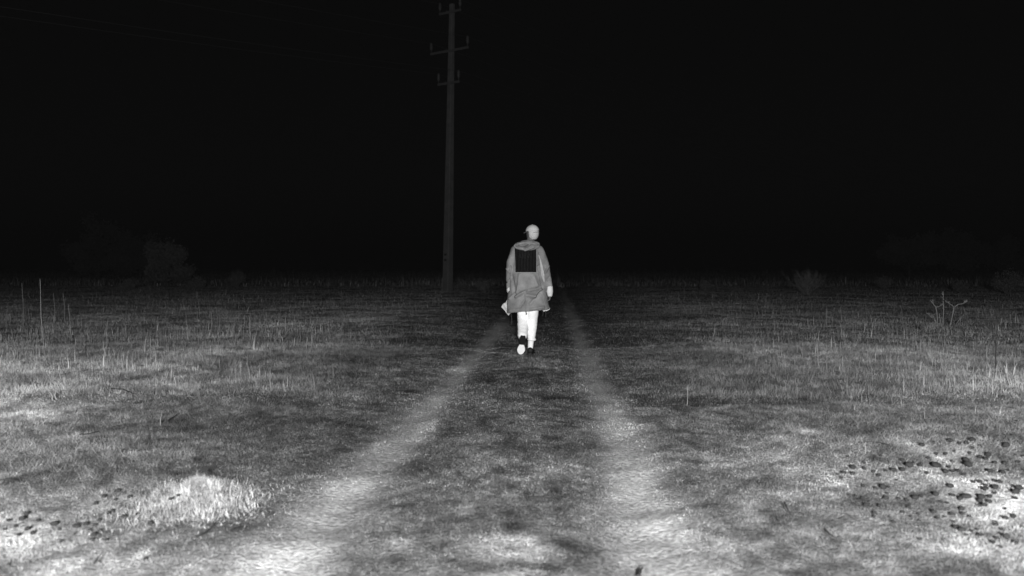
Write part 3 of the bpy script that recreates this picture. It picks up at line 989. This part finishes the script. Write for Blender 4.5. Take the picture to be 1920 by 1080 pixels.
# the coat
def build_coat():
    bm = bmesh.new()
    T = lambda z, cx, rx, ry, cy=0.0, tl=0.0: ((cx, cy, z), (rx, 0, rx * tl), (0, ry, 0))
    loft(bm, [T(.598, .003, .292, .185, .0, .10), T(.615, .003, .293, .19, 0, .10), T(.70, -.003, .284, .19, 0, .05), T(.82, -.008, .272, .19, 0, .0), T(.95, -.008, .25, .18), T(1.08, -.012, .228, .17),
              T(1.2, -.018, .212, .16), T(1.32, -.018, .202, .155), T(1.41, -.016, .195, .145), T(1.46, -.012, .175, .13), T(1.50, -.01, .14, .11), T(1.535, .0, .10, .09)], 40)
    chain(bm, [(-.165, 0, 1.43), (-.222, -.012, 1.28), (-.238, -.012, 1.14), (-.243, .02, 1.0), (-.246, .07, .90)], [.075, .066, .062, .055, .048], 20)
    chain(bm, [(.140, 0, 1.43), (.205, -.012, 1.30), (.248, -.015, 1.15), (.277, .0, 1.02), (.296, .018, .92)], [.078, .068, .062, .053, .046], 20)
    me = remeshed('coat', bm, .0075, 6)
    n = len(me.vertices)
    co = np.empty(n * 3); me.vertices.foreach_get('co', co); co = co.reshape(-1, 3)
    no = np.array([v.normal[:] for v in me.vertices])
    x, y, z = co[:, 0], co[:, 1], co[:, 2]
    d = .022 * (fbm(x * 7 + z * 2.5, z * 4.5 + y * 5, 15) - .5) * sstep(1.5, 1.2, z)
    d += .010 * (fbm(x * 16 - z * 6, z * 11 + y * 8, 25) - .5)
    def P(px, py): return ((px - 990) * K, (665 - py) * K)
    folds = [((968, 556), (986, 545), .020, .020), ((986, 545), (1010, 541), .022, -.012), ((988, 553), (1002, 556), .026, .018), ((1002, 556), (1012, 543), .022, .018),
             ((985, 545), (986, 586), .008, .008), ((1012, 548), (994, 570), .022, -.014), ((960, 520), (966, 552), .022, -.010), ((974, 516), (970, 548), .02, .010),
             ((956, 560), (968, 548), .016, .010), ((1010, 500), (1018, 540), .012, -.022), ((995, 579), (1018, 576), .018, .012), ((957, 582), (975, 580), .02, .008),
             ((1019, 520), (1026, 545), .014, .012), ((957, 500), (953, 545), .010, -.016), ((1000, 520), (1006, 535), .03, .012), ((975, 575), (984, 562), .016, -.010),
             ((1028, 500), (1022, 512), .014, .010), ((1030, 520), (1024, 528), .012, -.008), ((951, 505), (956, 512), .012, .009), ((950, 530), (955, 524), .010, -.008)]
    back = (no[:, 1] < .35)
    for a, b, w, amp in folds:
        a, b = np.array(P(*a)), np.array(P(*b))
        q = np.stack([x, z], 1) - a
        t = np.clip((q @ (b - a)) / ((b - a) @ (b - a)), 0, 1)
        dist = np.linalg.norm(q - t[:, None] * (b - a), axis=1)
        d += np.where(back, 2.0 * amp * np.exp(-(dist / w) ** 2), 0)
    # seam under the panel
    d += np.where(back & (x > -.2) & (x < .14), -.006 * np.exp(-((z - 1.122) / .006) ** 2) + .005 * np.exp(-((z - 1.108) / .01) ** 2), 0)
    co += no * d[:, None]
    me.vertices.foreach_set('co', co.ravel()); me.update()
    return me
coat_me = build_coat()
coat = link('coat', coat_me, M_coat, walker)
bvh = BVHTree.FromPolygons([v.co.copy() for v in coat_me.vertices], [p.vertices[:] for p in coat_me.polygons])
def surf(x, z, off):
    h = bvh.ray_cast(Vector((x, -2, z)), Vector((0, 1, 0)))
    return (h[0].y if h[0] is not None else 0.0) - off

def draped(name, rows, nx, off, m, parent, ridge=None, hem=None):
    """a cloth piece lying on the back of the coat: rows of (z, x0, x1)"""
    bm = bmesh.new()
    grid = []
    N = len(rows)
    for j, (z0, xa, xb) in enumerate(rows):
        r = []
        for i in range(nx):
            t = i / (nx - 1)
            x = xa + (xb - xa) * t
            z = z0 if not callable(hem) or j < N - 2 else z0
            e = off if 0 < i < nx - 1 and 0 < j < N - 1 else -.004
            if ridge: e += ridge(i) if 0 < i < nx - 1 and 0 < j < N - 1 else 0
            r.append(bm.verts.new((x, surf(x, z, e), z)))
        grid.append(r)
    for a, b in zip(grid, grid[1:]):
        for i in range(nx - 1):
            f = bm.faces.new((a[i], a[i + 1], b[i + 1], b[i]))
            if ridge and ridge(i) + ridge(i + 1) > .006: f.material_index = 1
    return link(name, bm_mesh(name, bm), m, parent)

def lerp_rows(keys, n):
    out = []
    for k in range(n):
        t = k / (n - 1) * (len(keys) - 1)
        i = min(int(t), len(keys) - 2); u = t - i
        out.append(tuple(keys[i][q] + (keys[i + 1][q] - keys[i][q]) * u for q in range(3)))
    return out
px2 = lambda p: (p - 990) * K
pz2 = lambda p: (665 - p) * K
panel = draped('back_panel', lerp_rows([(pz2(461), px2(964.5), px2(1005)), (pz2(490), px2(966), px2(1005.2)), (pz2(511.5), px2(966.3), px2(1005.2))], 26), 14 * 6 + 1, .007,
               [M_black, M_rib], coat, ridge=lambda i: .0045 if i % 6 == 0 else (.002 if i % 6 in (1, 5) else 0))
# faint raised lettering across the top of the panel
def lettering():
    cu = bpy.data.curves.new('lettering', 'FONT')
    cu.body = 'USV'
    cu.size = .085; cu.extrude = .0015; cu.align_x = 'CENTER'
    o = bpy.data.objects.new('lettering_raw', cu); COL.objects.link(o)
    dg = bpy.context.evaluated_depsgraph_get(); dg.update()
    me = bpy.data.meshes.new_from_object(o.evaluated_get(dg))
    bpy.data.objects.remove(o)
    bm = bmesh.new(); bm.from_mesh(me)
    bmesh.ops.subdivide_edges(bm, edges=bm.edges[:], cuts=1)
    for v in bm.verts:
        x, z = v.co.x * .95 + px2(983.5), v.co.y + pz2(484.5)
        v.co = Vector((x, surf(x, z, .011 + v.co.z), z))
    bm.to_mesh(me); bm.free()
    me.materials.clear()
    link('lettering', me, mat('letter_print', .010, .8, .1), panel, smooth=False)
lettering()

# folded hood lying over the shoulders
def build_hood():
    bm = bmesh.new()
    cx, cz = px2(988), pz2(461.5)
    ellipsoid(bm, (cx - .005, -.135, cz - .008), .182, .055, .064)
    ellipsoid(bm, (cx + .02, -.075, cz + .035), .125, .075, .046)
    ellipsoid(bm, (cx - .07, -.10, cz + .012), .1, .06, .042)
    ellipsoid(bm, (cx + .09, -.085, cz + .018), .09, .06, .044)
    me = remeshed('hood', bm, .006, 6)
    n = len(me.vertices)
    co = np.empty(n * 3); me.vertices.foreach_get('co', co); co = co.reshape(-1, 3)
    no = np.array([v.normal[:] for v in me.vertices])
    x, z = co[:, 0], co[:, 2]
    d = .012 * (fbm(x * 12, z * 22, 35) - .5)
    def fold(a, b, w, amp):
        nonlocal d
        a = np.array((px2(a[0]), pz2(a[1]))); b = np.array((px2(b[0]), pz2(b[1])))
        q = np.stack([x, z], 1) - a
        t = np.clip((q @ (b - a)) / ((b - a) @ (b - a)), 0, 1)
        dist = np.linalg.norm(q - t[:, None] * (b - a), axis=1)
        d = d + 2.0 * amp * np.exp(-(dist / w) ** 2)
    fold((966, 463), (982, 466.5), .012, -.02); fold((982, 466.5), (993, 460), .012, -.02)
    fold((970, 458), (992, 456.5), .010, -.016); fold((974, 461), (988, 460.5), .012, .012)
    fold((995, 457), (1008, 459), .012, -.012); fold((984, 470), (1000, 465), .012, .008)
    co += no * d[:, None]
    me.vertices.foreach_set('co', co.ravel()); me.update()
    return me
link('hood', build_hood(), M_hood, coat)
draped('underarm_shade', lerp_rows([(pz2(478), px2(1008.5), px2(1010.5)), (pz2(488), px2(1011.5), px2(1014)), (pz2(500), px2(1012.5), px2(1017.5)), (pz2(514), px2(1014), px2(1020.5)), (pz2(530), px2(1019), px2(1022))], 24), 8, .004, M_armshade, coat)  # pale strip standing in for reversed shade along the inner sleeve
# cuffs
bm = bmesh.new()
chain(bm, [(.296, .018, .925), (.301, .022, .86), (.303, .024, .825)], [.0475, .0455, .037], 22)
link('cuff', bm_mesh('cuff', bm), M_cuff, coat)
bm = bmesh.new()
chain(bm, [(-.248, .072, .90), (-.249, .085, .875)], [.049, .044], 22)
link('cuff', bm_mesh('cuff', bm), M_cuff, coat)
# the blown open front edges
def flap(name, pts, y, m, label=None, bulge=.02):
    bm = bmesh.new()
    P = [Vector((px2(a), y + b * .0, pz2(b_))) for a, b, b_ in [(p[0], 0, p[1]) for p in pts]]
    f = bm.faces.new([bm.verts.new(p) for p in P])
    bmesh.ops.triangulate(bm, faces=[f])
    bmesh.ops.subdivide_edges(bm, edges=bm.edges[:], cuts=4, use_grid_fill=True)
    for v in bm.verts:
        v.co.y += bulge * math.sin(v.co.x * 60 + v.co.z * 30)
    bmesh.ops.solidify(bm, geom=bm.faces[:], thickness=.006)
    o = link(name, bm_mesh(name, bm), m, coat)
    if label: tag(o, label)
flap('front_flap', [(939.5, 577), (943, 571), (948, 568), (951.5, 562), (956, 560), (958, 588), (953.5, 593), (951, 590), (946, 583)], .10, M_pale, 'pale lining of the coat front blown out to the left')
flap('front_flap', [(1016, 578), (1032, 578.5), (1030.5, 582), (1025, 584.5), (1018.5, 585.5)], .10, M_cuff, 'white lining corner showing below the hem on the right', .006)
for (a, b), (c, d_) in [((958.5, 588), (959.5, 611)), ((1018.5, 583), (1017.5, 594)), ((1023, 583), (1023.5, 596))]:
    bm = bmesh.new()
    p0 = Vector((px2(a), .03, pz2(b))); p1 = Vector((px2(c), .035, pz2(d_)))
    tube(bm, [p0, p0.lerp(p1, .5) + Vector((.003, 0, 0)), p1], .0032, .0026, 6)
    link('drawcord', bm_mesh('drawcord', bm), M_cord, coat)
bm = bmesh.new()
box(bm, (px2(986.5), -.188, pz2(587.5)), .016, .008, .028, bevel=.002)
link('zip_pull', bm_mesh('zip_pull', bm), M_shoe, coat, smooth=False)

# ------------------------------------------------------------------ the night mist
bm = bmesh.new()
box(bm, (0, 250, 8.0), 1500, 780, 19.0)
haze_m = bpy.data.materials.new('night_mist')
haze_m.use_nodes = True
t_ = haze_m.node_tree
t_.nodes.remove(t_.nodes['Principled BSDF'])
pv = t_.nodes.new('ShaderNodeVolumePrincipled')
pv.inputs['Color'].default_value = (.0145, .0145, .0145, 1)
pv.inputs['Density'].default_value = 0.008
t_.links.new(pv.outputs[0], t_.nodes['Material Output'].inputs['Volume'])
haze = link('haze', bm_mesh('haze', bm), haze_m, smooth=False)
tag(haze, 'dim night mist over the field that swallows far things', 'haze', kind='stuff')
